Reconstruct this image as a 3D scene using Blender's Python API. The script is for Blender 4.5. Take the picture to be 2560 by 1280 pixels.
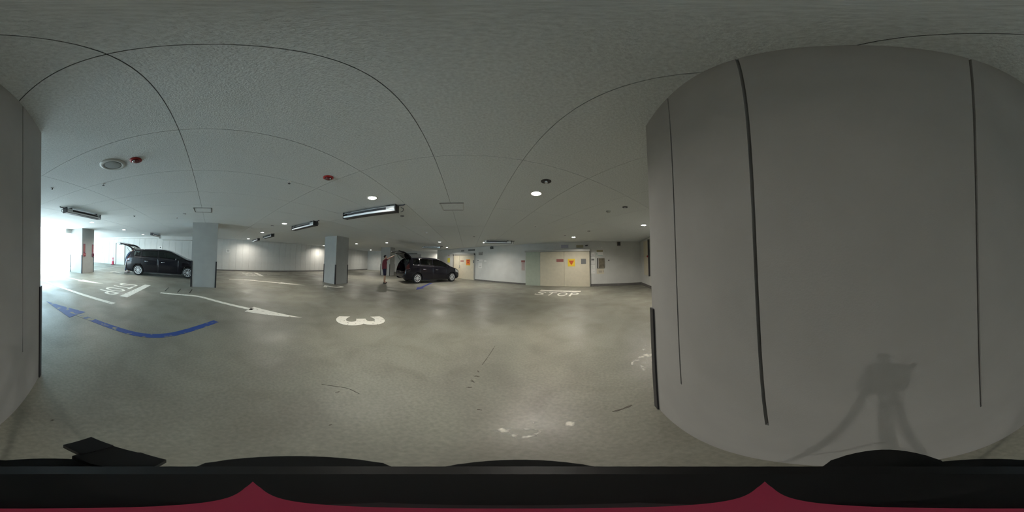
import bpy, bmesh, math, random
import numpy as np
from mathutils import Matrix, Vector
random.seed(7)
for o in list(bpy.data.objects): bpy.data.objects.remove(o)
scene = bpy.context.scene
COL = scene.collection
PI = math.pi
HF = 1.40            # lens height above the floor
HZ = 2.637           # ceiling height

# ------------------------------------------------------------------ camera (full spherical panorama, slightly tilted)
def rot_cam():
    a, b, y = math.radians(2.4934), math.radians(-0.3079), math.radians(29.4167)
    return Matrix.Rotation(y, 3, 'Z') @ Matrix.Rotation(b, 3, 'Y') @ Matrix.Rotation(a, 3, 'X')
RC = rot_cam()
cam = bpy.data.cameras.new('panorama_camera')
cam.type = 'PANO'
for holder in (cam, getattr(cam, 'cycles', None)):
    try: holder.panorama_type = 'EQUIRECTANGULAR'
    except Exception: pass
cam.clip_start = 0.005; cam.clip_end = 500
camo = bpy.data.objects.new('panorama_camera', cam); COL.objects.link(camo)
m3 = Matrix((RC.col[0], RC.col[2], -RC.col[1])).transposed()
camo.matrix_world = Matrix.Translation((0, 0, HF)) @ m3.to_4x4()
scene.camera = camo

# ------------------------------------------------------------------ sky, exposure
world = bpy.data.worlds.new('overcast_sky'); scene.world = world
world.use_nodes = True
bgn = world.node_tree.nodes['Background']
bgn.inputs[0].default_value = (0.58, 0.85, 1.0, 1); bgn.inputs[1].default_value = 9.5
vs = scene.view_settings
vs.view_transform = 'Standard'; vs.look = 'None'; vs.gamma = 1.0; vs.use_curve_mapping = False
vs.exposure = 0.12
LAMP_W = 45.0              # watts of one ceiling downlight
LAMP_COL = (1.0, 0.935, 0.83)
sun = bpy.data.lights.new('sun', 'SUN'); sun.energy = 26.0; sun.angle = math.radians(3); sun.color = (1.0, .97, .92)  # added to light the paving, whose bounce brightens the ceiling near the exit
suno = bpy.data.objects.new('sun', sun); COL.objects.link(suno); suno.location = (8, -12, 20)
suno.rotation_euler = Vector((-.33, -.33, -.88)).to_track_quat('-Z', 'Y').to_euler()

# ------------------------------------------------------------------ materials
MATS = {}
def mat(name, col, rough=0.6, metal=0.0, var=0.0, scale=6.0, bump=0.0, bscale=120.0, spec=0.5, emit=0.0, col2=None, detail=6.0, coat=0.0):
    if name in MATS: return MATS[name]
    m = bpy.data.materials.new(name); m.use_nodes = True
    nt = m.node_tree; b = nt.nodes['Principled BSDF']
    b.inputs['Base Color'].default_value = (*col, 1); b.inputs['Roughness'].default_value = rough
    b.inputs['Metallic'].default_value = metal
    b.inputs['Specular IOR Level'].default_value = spec
    b.inputs['Coat Weight'].default_value = coat
    tc = nt.nodes.new('ShaderNodeTexCoord')
    if var > 0 or col2:
        n = nt.nodes.new('ShaderNodeTexNoise'); n.inputs['Scale'].default_value = scale; n.inputs['Detail'].default_value = detail
        nt.links.new(tc.outputs['Object'], n.inputs['Vector'])
        r = nt.nodes.new('ShaderNodeValToRGB'); r.color_ramp.elements[0].position = 0.3; r.color_ramp.elements[1].position = 0.7
        lo = col2 if col2 else tuple(c * (1 - var) for c in col)
        hi = col if col2 else tuple(min(1, c * (1 + var)) for c in col)
        r.color_ramp.elements[0].color = (*lo, 1); r.color_ramp.elements[1].color = (*hi, 1)
        nt.links.new(n.outputs['Fac'], r.inputs['Fac']); nt.links.new(r.outputs['Color'], b.inputs['Base Color'])
    if bump > 0:
        n2 = nt.nodes.new('ShaderNodeTexNoise'); n2.inputs['Scale'].default_value = bscale; n2.inputs['Detail'].default_value = 3
        nt.links.new(tc.outputs['Object'], n2.inputs['Vector'])
        bp = nt.nodes.new('ShaderNodeBump'); bp.inputs['Strength'].default_value = bump; bp.inputs['Distance'].default_value = 0.01
        nt.links.new(n2.outputs['Fac'], bp.inputs['Height']); nt.links.new(bp.outputs['Normal'], b.inputs['Normal'])
    if emit > 0:
        b.inputs['Emission Color'].default_value = (*col, 1); b.inputs['Emission Strength'].default_value = emit
    MATS[name] = m
    return m

def floor_material():
    m = bpy.data.materials.new('concrete_floor'); m.use_nodes = True
    nt = m.node_tree; N = nt.nodes.new; L = nt.links.new; b = nt.nodes['Principled BSDF']
    tc = N('ShaderNodeTexCoord')
    def noise(s, d, dist=0.0):
        n = N('ShaderNodeTexNoise'); n.inputs['Scale'].default_value = s; n.inputs['Detail'].default_value = d
        n.inputs['Distortion'].default_value = dist; L(tc.outputs['Object'], n.inputs['Vector']); return n.outputs['Fac']
    def ramp(f, stops):
        r = N('ShaderNodeValToRGB'); e = r.color_ramp.elements
        e[0].position, e[0].color = stops[0][0], (*stops[0][1], 1); e[1].position, e[1].color = stops[-1][0], (*stops[-1][1], 1)
        for p, c in stops[1:-1]:
            q = e.new(p); q.color = (*c, 1)
        L(f, r.inputs['Fac']); return r.outputs['Color']
    def mix(t, f, a, c):
        x = N('ShaderNodeMix'); x.data_type = 'RGBA'; x.blend_type = t
        if isinstance(f, float): x.inputs[0].default_value = f
        else: L(f, x.inputs[0])
        L(a, x.inputs[6]); L(c, x.inputs[7]); return x.outputs[2]
    base = ramp(noise(0.45, 5, .6), [(.32, (.160, .158, .133)), (.52, (.212, .209, .176)), (.72, (.25, .246, .208))])
    blot = ramp(noise(1.7, 6, .8), [(.28, (.82, .80, .78)), (.55, (1, 1, 1)), (.8, (1.08, 1.08, 1.07))])
    fine = ramp(noise(38, 4), [(.3, (.86, .86, .86)), (.7, (1.12, 1.12, 1.12))])
    c = mix('MULTIPLY', 1.0, base, blot); c = mix('MULTIPLY', 1.0, c, fine)
    L(c, b.inputs['Base Color'])
    rr = ramp(noise(1.1, 4, .5), [(.3, (.34,) * 3), (.7, (.6,) * 3)]); L(rr, b.inputs['Roughness'])
    bp = N('ShaderNodeBump'); bp.inputs['Strength'].default_value = .12; bp.inputs['Distance'].default_value = .006
    L(noise(60, 4), bp.inputs['Height']); L(bp.outputs['Normal'], b.inputs['Normal'])
    b.inputs['Specular IOR Level'].default_value = .45
    return m
def paint_material(name, col, wear, scale):
    """road paint with worn flecks where the concrete shows through"""
    m = bpy.data.materials.new(name); m.use_nodes = True
    nt = m.node_tree; N = nt.nodes.new; L = nt.links.new; b = nt.nodes['Principled BSDF']
    tc = N('ShaderNodeTexCoord'); n = N('ShaderNodeTexNoise'); n.inputs['Scale'].default_value = scale; n.inputs['Detail'].default_value = 8
    L(tc.outputs['Object'], n.inputs['Vector'])
    r = N('ShaderNodeValToRGB'); e = r.color_ramp.elements
    e[0].position = wear - .06; e[0].color = (.2, .19, .155, 1); e[1].position = wear + .05; e[1].color = (*col, 1)
    L(n.outputs['Fac'], r.inputs['Fac']); L(r.outputs['Color'], b.inputs['Base Color'])
    b.inputs['Roughness'].default_value = .6
    return m
def scuff_material():
    m = bpy.data.materials.new('scraped_white_paint'); m.use_nodes = True
    nt = m.node_tree; N = nt.nodes.new; L = nt.links.new; b = nt.nodes['Principled BSDF']
    b.inputs['Base Color'].default_value = (.62, .6, .54, 1); b.inputs['Roughness'].default_value = .8
    tc = N('ShaderNodeTexCoord'); n = N('ShaderNodeTexNoise'); n.inputs['Scale'].default_value = 9; n.inputs['Detail'].default_value = 9
    L(tc.outputs['Object'], n.inputs['Vector'])
    r = N('ShaderNodeValToRGB'); r.color_ramp.elements[0].position = .5; r.color_ramp.elements[1].position = .66
    L(n.outputs['Fac'], r.inputs['Fac']); L(r.outputs['Color'], b.inputs['Alpha'])
    return m
def glass_material():
    m = bpy.data.materials.new('tinted_car_glass'); m.use_nodes = True
    nt = m.node_tree; N = nt.nodes.new; L = nt.links.new
    for n in list(nt.nodes):
        if n.type == 'BSDF_PRINCIPLED': nt.nodes.remove(n)
    out = [n for n in nt.nodes if n.type == 'OUTPUT_MATERIAL'][0]
    t = N('ShaderNodeBsdfTransparent'); t.inputs[0].default_value = (.33, .37, .36, 1)
    g = N('ShaderNodeBsdfGlossy'); g.inputs['Roughness'].default_value = .03; g.inputs[0].default_value = (.9, .9, .9, 1)
    f = N('ShaderNodeFresnel'); f.inputs[0].default_value = 1.5
    x = N('ShaderNodeMixShader'); L(f.outputs[0], x.inputs[0]); L(t.outputs[0], x.inputs[1]); L(g.outputs[0], x.inputs[2]); L(x.outputs[0], out.inputs[0])
    return m
M_floor = floor_material()
M_white = paint_material('white_road_paint', (.72, .71, .65), .36, 14)
M_whitef = paint_material('faded_white_road_paint', (.58, .57, .52), .43, 12)
M_blue = paint_material('blue_road_paint', (.008, .048, .24), .40, 7)
M_blue2 = paint_material('deep_blue_road_paint', (.014, .03, .24), .36, 7)
M_scuff = scuff_material()
M_glass = glass_material()
M_ceil = mat('sprayed_ceiling_board', (.62, .655, .66), .95, var=.13, scale=55, bump=.55, bscale=95)
M_gap = mat('dark_joint_filler', (.05, .05, .05), .9)  # dark backing that shows through the open board joints
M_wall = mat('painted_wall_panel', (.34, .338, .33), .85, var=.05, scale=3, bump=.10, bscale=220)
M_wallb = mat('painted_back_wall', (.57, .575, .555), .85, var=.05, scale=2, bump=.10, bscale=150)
M_col = mat('painted_column', (.345, .355, .345), .8, var=.04, scale=4, bump=.06, bscale=160)
M_base = mat('grey_skirting', (.13, .125, .12), .7, var=.1)
M_guard = mat('black_rubber_guard', (.018, .019, .024), .45)
M_cream = mat('cream_steel_door', (.60, .55, .43), .5, var=.04)
M_green = mat('pale_green_door', (.40, .44, .36), .55, var=.04)
M_pale = mat('pale_grey_door', (.62, .66, .62), .5)
M_frame = mat('brushed_frame', (.42, .41, .38), .4, .3)
M_steel = mat('galvanised_steel', (.62, .64, .66), .32, .75)
M_dark = mat('dark_plastic', (.03, .03, .034), .5)
M_blackp = mat('black_plastic', (.0032, .003, .0042), .5)
M_ink = mat('black_ink', (.02, .02, .02), .8)
M_paper = mat('white_notice_paper', (.72, .72, .70), .7)
M_red = mat('red_enamel', (.34, .02, .02), .35)
M_redsign = mat('red_sign', (.30, .11, .10), .6)
M_yel = mat('yellow_sign', (.78, .56, .05), .6)
M_org = mat('orange_sign', (.74, .17, .03), .6)
M_grey = mat('grey_notice', (.16, .165, .165), .6)
M_teal = mat('teal_print', (.18, .36, .33), .6)
M_ochre = mat('ochre_board', (.34, .31, .20), .6)
M_lilac = mat('lilac_sign', (.36, .35, .42), .6)
M_trim = mat('white_lamp_trim', (.72, .72, .70), .4)
M_fin = mat('white_reflector', (.88, .90, .92), .22)
M_lens = mat('lit_lamp_lens', (1.0, .95, .86), .4, emit=45.0)
M_speaker = mat('off_white_grille', (.50, .52, .50), .6)
M_mesh = mat('grey_speaker_mesh', (.26, .28, .27), .7, bump=.5, bscale=300)
M_car = mat('black_car_paint', (.006, .0055, .009), .14, 0.0, spec=.4, coat=.0)
M_tyre = mat('tyre_rubber', (.012, .012, .013), .8, bump=.2)
M_rim = mat('silver_alloy', (.74, .75, .77), .28, .55)
M_chrome = mat('chrome', (.75, .75, .76), .12, 1.0)
M_seat = mat('dark_seat_fabric', (.028, .027, .03), .85, var=.2, scale=40)
M_tail = mat('red_tail_lens', (.05, .004, .006), .12, coat=.8)
M_head = mat('clear_head_lens', (.55, .57, .60), .1, .3, coat=.8)
M_skin = mat('skin', (.42, .25, .17), .55)
M_hair = mat('black_hair', (.012, .010, .010), .6)
M_shirt = mat('dark_red_cotton', (.16, .028, .042), .9, var=.15, scale=20)
M_short = mat('navy_cotton', (.018, .014, .04), .9, var=.15, scale=20)
M_shirtb = mat('slate_blue_cotton', (.07, .10, .17), .9, var=.15, scale=20)
M_trou = mat('dark_blue_denim', (.03, .05, .11), .9, var=.2, scale=40)
M_shoe = mat('dark_shoe', (.03, .028, .03), .6)
M_shoep = mat('pale_canvas_shoe', (.50, .46, .50), .7)
M_cone = mat('red_cone_plastic', (.50, .03, .08), .45)
M_pink = mat('pink_camera_shell', (.40, .035, .085), .35)
M_out = mat('outdoor_paving', (.62, .64, .64), .8, var=.1, scale=3)
M_groove = mat('floor_groove', (.035, .034, .032), .9)
M_crack = mat('floor_crack', (.10, .092, .076), .95)

# ------------------------------------------------------------------ mesh helpers
class MB:
    def __init__(s): s.v = []; s.f = []
    def add(s, vs, fs):
        o = len(s.v); s.v += [tuple(p) for p in vs]; s.f += [tuple(i + o for i in f) for f in fs]; return s
    def box(s, c, d, R=None):
        hx, hy, hz = d[0] / 2, d[1] / 2, d[2] / 2
        P = [Vector((x * hx, y * hy, z * hz)) for z in (-1, 1) for y in (-1, 1) for x in (-1, 1)]
        if R is not None: P = [R @ p for p in P]
        P = [p + Vector(c) for p in P]
        return s.add(P, [(0, 2, 3, 1), (4, 5, 7, 6), (0, 1, 5, 4), (2, 6, 7, 3), (0, 4, 6, 2), (1, 3, 7, 5)])
    def prism(s, poly, z0, z1):
        n = len(poly)
        area = sum(poly[i][0] * poly[(i + 1) % n][1] - poly[(i + 1) % n][0] * poly[i][1] for i in range(n))
        if area < 0: poly = poly[::-1]
        return s.add([(x, y, z0) for x, y in poly] + [(x, y, z1) for x, y in poly],
                     [tuple(range(n - 1, -1, -1)), tuple(range(n, 2 * n))] + [(i, (i + 1) % n, n + (i + 1) % n, n + i) for i in range(n)])
    def tube(s, pts, r, n=8, r1=None):
        pts = [Vector(p) for p in pts]; rings = []
        for i, p in enumerate(pts):
            d = (pts[min(i + 1, len(pts) - 1)] - pts[max(i - 1, 0)]).normalized()
            a = d.orthogonal().normalized(); b = d.cross(a)
            rr = r if r1 is None else r + (r1 - r) * i / max(1, len(pts) - 1)
            rings.append([p + rr * (math.cos(2 * PI * k / n) * a + math.sin(2 * PI * k / n) * b) for k in range(n)])
        # keep ring orientation coherent
        for i in range(1, len(rings)):
            best = min(range(n), key=lambda k: (rings[i][k] - rings[i - 1][0] - (pts[i] - pts[i - 1])).length)
            rings[i] = rings[i][best:] + rings[i][:best]
        V = [q for R in rings for q in R]; F = []
        for i in range(len(rings) - 1):
            for k in range(n): F.append((i * n + k, i * n + (k + 1) % n, (i + 1) * n + (k + 1) % n, (i + 1) * n + k))
        F.append(tuple(range(n - 1, -1, -1))); F.append(tuple(len(V) - n + k for k in range(n)))
        return s.add(V, F)
    def lathe(s, prof, c=(0, 0, 0), n=24, axis='Z', cap=True):
        V = []
        for r, h in prof:
            for k in range(n):
                a = 2 * PI * k / n; x, y = r * math.cos(a), r * math.sin(a)
                p = (x, y, h) if axis == 'Z' else (x, h, y)
                V.append((p[0] + c[0], p[1] + c[1], p[2] + c[2]))
        F = []
        for i in range(len(prof) - 1):
            for k in range(n): F.append((i * n + k, i * n + (k + 1) % n, (i + 1) * n + (k + 1) % n, (i + 1) * n + k))
        if cap:
            F.append(tuple(range(n - 1, -1, -1))); F.append(tuple(len(V) - n + k for k in range(n)))
        return s.add(V, F)
    def mesh(s, name, m=None, smooth=False, bevel=0.0, fixn=True):
        me = bpy.data.meshes.new(name); me.from_pydata(s.v, [], s.f)
        bm = bmesh.new(); bm.from_mesh(me)
        if bevel > 0:
            bmesh.ops.bevel(bm, geom=[e for e in bm.edges], offset=bevel, segments=2, affect='EDGES', profile=.5)
        if fixn: bmesh.ops.recalc_face_normals(bm, faces=bm.faces)
        bm.to_mesh(me); bm.free()
        if m: me.materials.append(m)
        if smooth:
            for p in me.polygons: p.use_smooth = True
        return me
def link(name, me, parent=None, loc=None, rz=None):
    o = bpy.data.objects.new(name, me); COL.objects.link(o)
    if parent is not None: o.parent = parent
    if loc is not None: o.location = loc
    if rz is not None: o.rotation_euler = (0, 0, rz)
    return o
def obj(name, mb, m, parent=None, smooth=False, bevel=0.0, loc=None, rz=None):
    return link(name, mb.mesh(name, m, smooth, bevel), parent, loc, rz)
def tag(o, label=None, cat=None, group=None, kind=None):
    if label: o['label'] = label
    if cat: o['category'] = cat
    if group: o['group'] = group
    if kind: o['kind'] = kind
    return o
def thing(name, label, cat, loc=(0, 0, 0), rz=0.0, group=None):
    o = bpy.data.objects.new(name, None); COL.objects.link(o); o.empty_display_size = .1
    o.location = loc; o.rotation_euler = (0, 0, rz); return tag(o, label, cat, group)
def copy_tree(o, parent=None):
    c = o.copy(); COL.objects.link(c); c.parent = parent
    for ch in list(o.children): copy_tree(ch, c)
    return c
S2 = math.sqrt(.5)
D1 = Vector((S2, S2)); D2 = Vector((-S2, S2))        # the two diagonal directions of the column grid

# ------------------------------------------------------------------ floor, ceiling
fl = MB().prism([(-24.5, 4.0), (-14.6, 14.0), (4, 14.0), (4.2, -5.5), (1.0, -10.4), (-.3, -19.6), (-1.5, -19.6)], -.2, 0)
tag(obj('floor', fl, M_floor), 'stained brown-grey concrete garage floor with faint cracks', kind='structure')
out = MB().prism([(4.2, -5.5), (1.0, -10.4), (-.3, -19.6), (2, -40), (45, -30), (30, 4)], -.25, -.02)
tag(obj('pavement_outside', out, M_out), 'bright paving outside the garage exit', kind='structure')

ce = MB().prism([(-25.5, 4.0), (-15, 15), (5, 15), (5, -6), (1.35, -10.0), (0.2, -20.2), (-1.3, -20.2)], HZ + .012, HZ + .3)
ceiling = tag(obj('ceiling', ce, M_gap), 'low grey sprayed board ceiling with fine diagonal joints', kind='structure')
PA, PB = 2.70 * S2, 1.31 * S2       # board length and width
cells = []
for i in range(-24, 14):
    for j in range(-18, 26):
        # lines x+y = -.52+1.31*i ; x-y = .44+2.70*j
        sx = (-.52 + 1.31 * (i + .5)); dx = (.44 + 2.70 * (j + .5))
        x, y = (sx + dx) / 2, (sx - dx) / 2
        if -28 < x < 4.8 and -19.5 < y < 13.5 and x + y > -20.4 and (x - y) < (11.6 if x + y > -9.8 else 19.5) and (x - y) > -29 and not (x < -12 and y > 11.5): cells.append((x * x + y * y, x, y))
cells.sort()
g = .003
pm = MB().box((0, 0, .006), (PB - 2 * g, PA - 2 * g, .012)).mesh('ceiling_board', M_ceil)
for k, (_, x, y) in enumerate(cells[:240]):
    link('ceiling_board', pm, ceiling, (x, y, HZ), PI / 4)
rest = MB()
R45 = Matrix.Rotation(PI / 4, 3, 'Z')
for _, x, y in cells[240:]: rest.box((x, y, HZ + .006), (PB - 2 * g, PA - 2 * g, .012), R45)
tag(obj('distant_ceiling_boards', rest, M_ceil, ceiling), kind='stuff')

# ------------------------------------------------------------------ near wall block (the white panelled wall right beside the camera)
XN = .375
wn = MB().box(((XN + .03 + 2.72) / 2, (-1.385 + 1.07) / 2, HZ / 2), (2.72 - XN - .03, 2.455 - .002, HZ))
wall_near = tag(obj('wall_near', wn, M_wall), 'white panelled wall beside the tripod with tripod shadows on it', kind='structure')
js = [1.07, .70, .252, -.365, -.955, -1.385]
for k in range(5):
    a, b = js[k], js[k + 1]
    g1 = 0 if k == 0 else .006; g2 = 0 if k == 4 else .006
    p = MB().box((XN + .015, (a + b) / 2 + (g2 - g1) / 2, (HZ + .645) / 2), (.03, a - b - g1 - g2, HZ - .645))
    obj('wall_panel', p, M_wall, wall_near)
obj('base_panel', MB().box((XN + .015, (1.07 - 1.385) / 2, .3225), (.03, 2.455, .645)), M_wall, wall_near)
def guard(parent, x, y, a, h=1.07, w=.045, t=.012):
    """L-shaped corner guard; the corner points along angle a"""
    mb = MB(); R = Matrix.Rotation(a - PI / 4, 3, 'Z')
    pts = [(t, t), (-w, t), (-w, 0), (0, 0), (0, -w), (t, -w)]
    P = [(R @ Vector((px, py, 0))) + Vector((x, y, 0)) for px, py in pts]
    mb.prism([(q.x, q.y) for q in P], .0, h)
    return obj('corner_guard', mb, M_guard, parent)
guard(wall_near, XN, 1.07, math.radians(135)); guard(wall_near, XN, -1.385, math.radians(225))

# ------------------------------------------------------------------ walls
def wall_seg(name, label, pts, thick=.2, h=HZ, m=None, ret=None):
    """wall along pts (seen from the right of the travelling direction); thickness goes to the left"""
    mb = MB()
    for (x0, y0), (x1, y1) in list(zip(pts[:-1], pts[1:])) + ([tuple(ret)] if ret else []):
        d = Vector((x1 - x0, y1 - y0)).normalized(); n = Vector((-d.y, d.x)) * thick
        mb.prism([(x0, y0), (x1, y1), (x1 + n.x, y1 + n.y), (x0 + n.x, y0 + n.y)], 0, h)
    return tag(obj(name, mb, m or M_wallb), label, kind='structure')
# back wall, diagonal, of vertical panels
BC = -18.95                                     # x + y on its face
def back(x, off=0.0): return Vector((x + off * S2, BC - x + off * S2))
bx0, bx1 = -.2, -22.95
wb0 = back(bx0); wb1 = back(bx1)
n = D1 * -.25
mb = MB().prism([tuple(wb0 - D1 * .02), tuple(wb1 - D1 * .02), tuple(wb1 + n), tuple(wb0 + n)], 0, HZ)
wall_back = tag(obj('wall_back', mb, M_wallb), 'long grey back wall of narrow vertical panels', kind='structure')
PW = .56
npan = int((wb1 - wb0).length / PW)
pm = MB().box((0, -.012, HZ / 2), (PW - .012, .02, HZ - .002)).mesh('wall_panel', M_wallb)
for k in range(npan):
    c = wb0 + D2 * (PW * (k + .5))
    link('wall_panel', pm, wall_back, (c.x, c.y, 0), math.radians(135) + PI)
def strip(name, p0, p1, nrm, z0, z1, t, m, label=None, kind='structure'):
    p0, p1, nrm = Vector(p0), Vector(p1), Vector(nrm).normalized() * t
    o = obj(name, MB().prism([tuple(p0), tuple(p1), tuple(p1 + nrm), tuple(p0 + nrm)], z0, z1), m)
    if label: tag(o, label, kind=kind)
    return o
strip('baseboard_back', back(-4.1, .0), back(-22.9, .0), D1, 0, .10, .03, M_base, 'dark skirting along the panelled back wall')
wall_seg('wall_far', 'far wall closing the garage beyond the person in red', [(-23.35, 3.55), (-13.6, 12.95)], m=M_wallb)
strip('baseboard_far', back(bx1), (-13.6, 12.95), (S2, -S2), 0, .10, .03, M_base, 'dark skirting along the far wall')
wall_seg('wall_front', 'pale wall with doors, notices and a shutter', [(-14.1, 9.6), (2.92, 9.6)], ret=[(-14.1, 13.2), (-14.1, 9.801)], m=M_wallb)
wall_seg('wall_right', 'short side wall beside the notice wall', [(2.72, 9.8), (2.72, 1.0)], m=M_wallb)
wall_seg('wall_exit', 'side wall of the exit lane', [(2.72, -1.3), (2.72, -4.4), (4.55, -6.25)], m=M_wallb)
strip('baseboard_front', (-8.78, 9.6), (-4.36, 9.6), (0, -1), 0, .10, .025, M_base, 'dark skirting between double door and shutter')
strip('baseboard_right', (-.30, 9.6), (2.70, 9.6), (0, -1), 0, .14, .03, M_base, 'dark skirting right of the shutter')
strip('baseboard_side', (2.72, 9.58), (2.72, 5.0), (-1, 0), 0, .14, .03, M_base, 'dark skirting along the short side wall')
# soffits
strip('trim_1', back(-.6), back(-6.35), D1, 2.50, HZ, .3, M_wallb, 'pale soffit band above the back wall')
strip('trim_2', back(-6.6), back(-9.2), D1, 2.36, HZ, .75, M_wallb, 'low boxed beam above the parked minivan')
strip('trim_3', (.80, -10.07), (1.08, -9.79), (S2, -S2), 2.38, HZ, .35, M_wallb, 'stub beam above the exit beside the column')

# ------------------------------------------------------------------ columns
def column(x, y, side, label, skip=()):
    """square column turned 45 deg; (x, y) centre"""
    t = thing('concrete_column', label, 'column', (x, y, 0), 0, 'square columns with black corner guards')
    r = side * S2
    obj('shaft', MB().prism([(r, 0), (0, r), (-r, 0), (0, -r)], 0, HZ), M_col, t)
    for a in (0, 90, 180, 270):
        if a in skip: continue
        guard(t, r * math.cos(math.radians(a)), r * math.sin(math.radians(a)), math.radians(a))
    return t
# column between camera and the parked minivan: near face x+y = -9.27
fA = Vector((-4.42, -4.84)); cA = fA - D1 * .51
column(cA.x, cA.y, 1.02, 'grey-green column in front of the bonnet of the dark minivan by the exit')
column(-9.42, -.20, .98, 'column with one bluish lit face standing between the number 2 and the back wall')
column(.10, -10.15, 1.03, 'daylit column at the edge of the bright exit with red fire notices')
column(-14.95, 4.55, .98, 'farthest column, behind the person in the red shirt')

# ------------------------------------------------------------------ doors
def wallbox(name, x0, x1, z0, z1, y, t, m, parent=None, label=None, cat=None, group=None, bevel=0.0):
    o = obj(name, MB().box(((x0 + x1) / 2, y - t / 2, (z0 + z1) / 2), (x1 - x0, t, z1 - z0)), m, parent, bevel=bevel)
    if label: tag(o, label, cat, group)
    return o
WY = 9.6
d2 = tag(bpy.data.objects.new('door_2', None), 'pale double door in a grey frame, lit from above', kind='structure'); COL.objects.link(d2)
for a, b in ((-11.33, -10.60), (-10.585, -8.86)):
    lf = wallbox('door_leaf', a, b, .01, 2.0, WY, .04, M_cream, d2)
wallbox('door_jamb', -11.47, -11.345, 0, 2.14, WY, .07, M_frame, d2)
wallbox('door_jamb', -8.845, -8.76, 0, 2.14, WY, .07, M_frame, d2)
wallbox('door_head', -11.47, -8.76, 2.015, 2.14, WY, .07, M_frame, d2)
wallbox('door_handle', -10.55, -10.51, .95, 1.15, WY - .04, .05, M_steel, d2)
d3 = tag(bpy.data.objects.new('door_3', None), 'wide cream shutter door beside a pale green panel', kind='structure'); COL.objects.link(d3)
wallbox('green_panel', -4.30, -3.34, .0, 2.08, WY, .22, M_green, d3)
for a, b in ((-3.33, -1.85), (-1.84, -.36)): wallbox('door_leaf', a, b, .01, 2.07, WY, .22, M_cream, d3)
wallbox('door_head', -4.34, -.32, 2.08, 2.19, WY, .28, M_frame, d3)
d1 = tag(bpy.data.objects.new('door_1', None), 'pale grey single door beside the red traffic cone', kind='structure'); COL.objects.link(d1)
p = back(-3.53); d1.location = (p.x, p.y, 0); d1.rotation_euler = (0, 0, math.radians(135))
def loc_box(name, c, d, m, parent, bevel=0.0): return obj(name, MB().box(c, d), m, parent, bevel=bevel)
loc_box('door_leaf', (0, -.03, 1.03), (.88, .05, 2.04), M_pale, d1)
loc_box('door_jamb', (-.475, -.04, 1.06), (.05, .08, 2.12), M_base, d1); loc_box('door_jamb', (.475, -.04, 1.06), (.05, .08, 2.12), M_frame, d1)
loc_box('door_head', (0, -.04, 2.10), (.9, .08, .06), M_frame, d1)
loc_box('door_closer', (.05, -.08, 1.95), (.36, .05, .05), M_base, d1)
loc_box('notice', (0, -.058, 1.36), (.26, .004, .22), M_paper, d1); loc_box('letter_slot', (0, -.06, 1.12), (.2, .01, .03), M_frame, d1)
# service hatch in the side wall
h = thing('wall_cabinet', 'tall pale cabinet front with red lamp on the short side wall', 'cabinet', (2.72, 8.32, 0))
obj('cabinet_door', MB().box((-.03, 0, 1.58), (.06, .85, 1.84)), M_cream, h, bevel=.004)
obj('cabinet_frame', MB().box((-.04, -.41, 1.58), (.09, .05, 1.9)), M_dark, h)
obj('alarm_lamp', MB().lathe([(.05, 0), (.05, .04), (.03, .07)], (0, 0, 0), 12), M_red, h).matrix_local = Matrix.Translation((-.06, -.33, 1.66)) @ Matrix.Rotation(-PI / 2, 4, 'Y')

# ------------------------------------------------------------------ notices on walls
def notice(name, label, x0, x1, z0, z1, m, y=WY, t=.012, cat='sign', group=None):
    return wallbox(name, x0, x1, z0, z1, y, t, m, None, label, cat, group)
FY = WY - .22
notice('red_notice', 'red oblong notice on the cream shutter', -2.30, -1.88, 1.47, 1.63, M_redsign, FY)
t = thing('warning_sign', 'yellow square sign with a red triangle on the cream shutter', 'sign', (-1.41, FY, 1.42))
obj('plate', MB().box((0, -.006, 0), (.42, .012, .44)), M_yel, t)
tri = MB().add([(-.17, -.013, .12), (.17, -.013, .12), (0, -.013, -.17), (-.17, -.017, .12), (.17, -.017, .12), (0, -.017, -.17)], [(0, 1, 2), (3, 5, 4), (0, 3, 4, 1), (1, 4, 5, 2), (2, 5, 3, 0)])
obj('triangle', tri, M_org, t)
for k in range(3): obj('red_bar', MB().box((0, -.019, .075 - .06 * k), (.22 - .06 * k, .003, .022)), M_red, t)
notice('grey_notice', 'dark grey square notice near the right edge of the cream shutter', -.85, -.56, 1.34, 1.63, M_grey, FY)
notice('small_notice', 'round-cornered lilac sign above the cream shutter', -2.06, -1.62, 2.30, 2.50, M_lilac, WY)
notice('ochre_sign', 'dull yellow sign above the right half of the shutter', -1.14, -.72, 2.30, 2.46, M_ochre, WY)
t = thing('security_camera', 'small dark camera above the right end of the shutter', 'camera', (-.52, WY, 2.40))
obj('mount', MB().box((0, -.02, .02), (.05, .04, .05)), M_dark, t); obj('camera_body', MB().tube([(.05, -.05, .03), (-.06, -.2, -.01)], .03, 8), M_dark, t)
def board(label, x0, x1, z0, z1, m, marks=(), cat='notice', group='papers pinned right of the shutter'):
    t = thing('notice_sheet', label, cat, ((x0 + x1) / 2, WY, z0), 0, group)
    obj('sheet', MB().box((0, -.006, (z1 - z0) / 2), (x1 - x0, .012, z1 - z0)), m, t)
    for (a, b, c, d, mm) in marks:
        obj('print', MB().box((a, -.0135, b), (c, .003, d)), mm, t)
    return t
board('pale notice with a grey line, topmost in the narrow column', -.29, -.06, 1.80, 2.00, M_paper, [(.02, .05, .12, .03, M_grey)])
board('pale notice with a dark grey box at its centre, in the narrow column', -.30, -.04, 1.34, 1.74, M_paper, [(0, .24, .17, .1, M_grey), (0, .1, .16, .02, M_frame)])
board('lowest pale notice of the narrow column', -.30, -.03, .76, 1.28, M_paper, [(-.05, .38, .1, .16, M_pale), (.04, .12, .12, .05, M_pale), (.0, .27, .18, .015, M_frame)])
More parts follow.
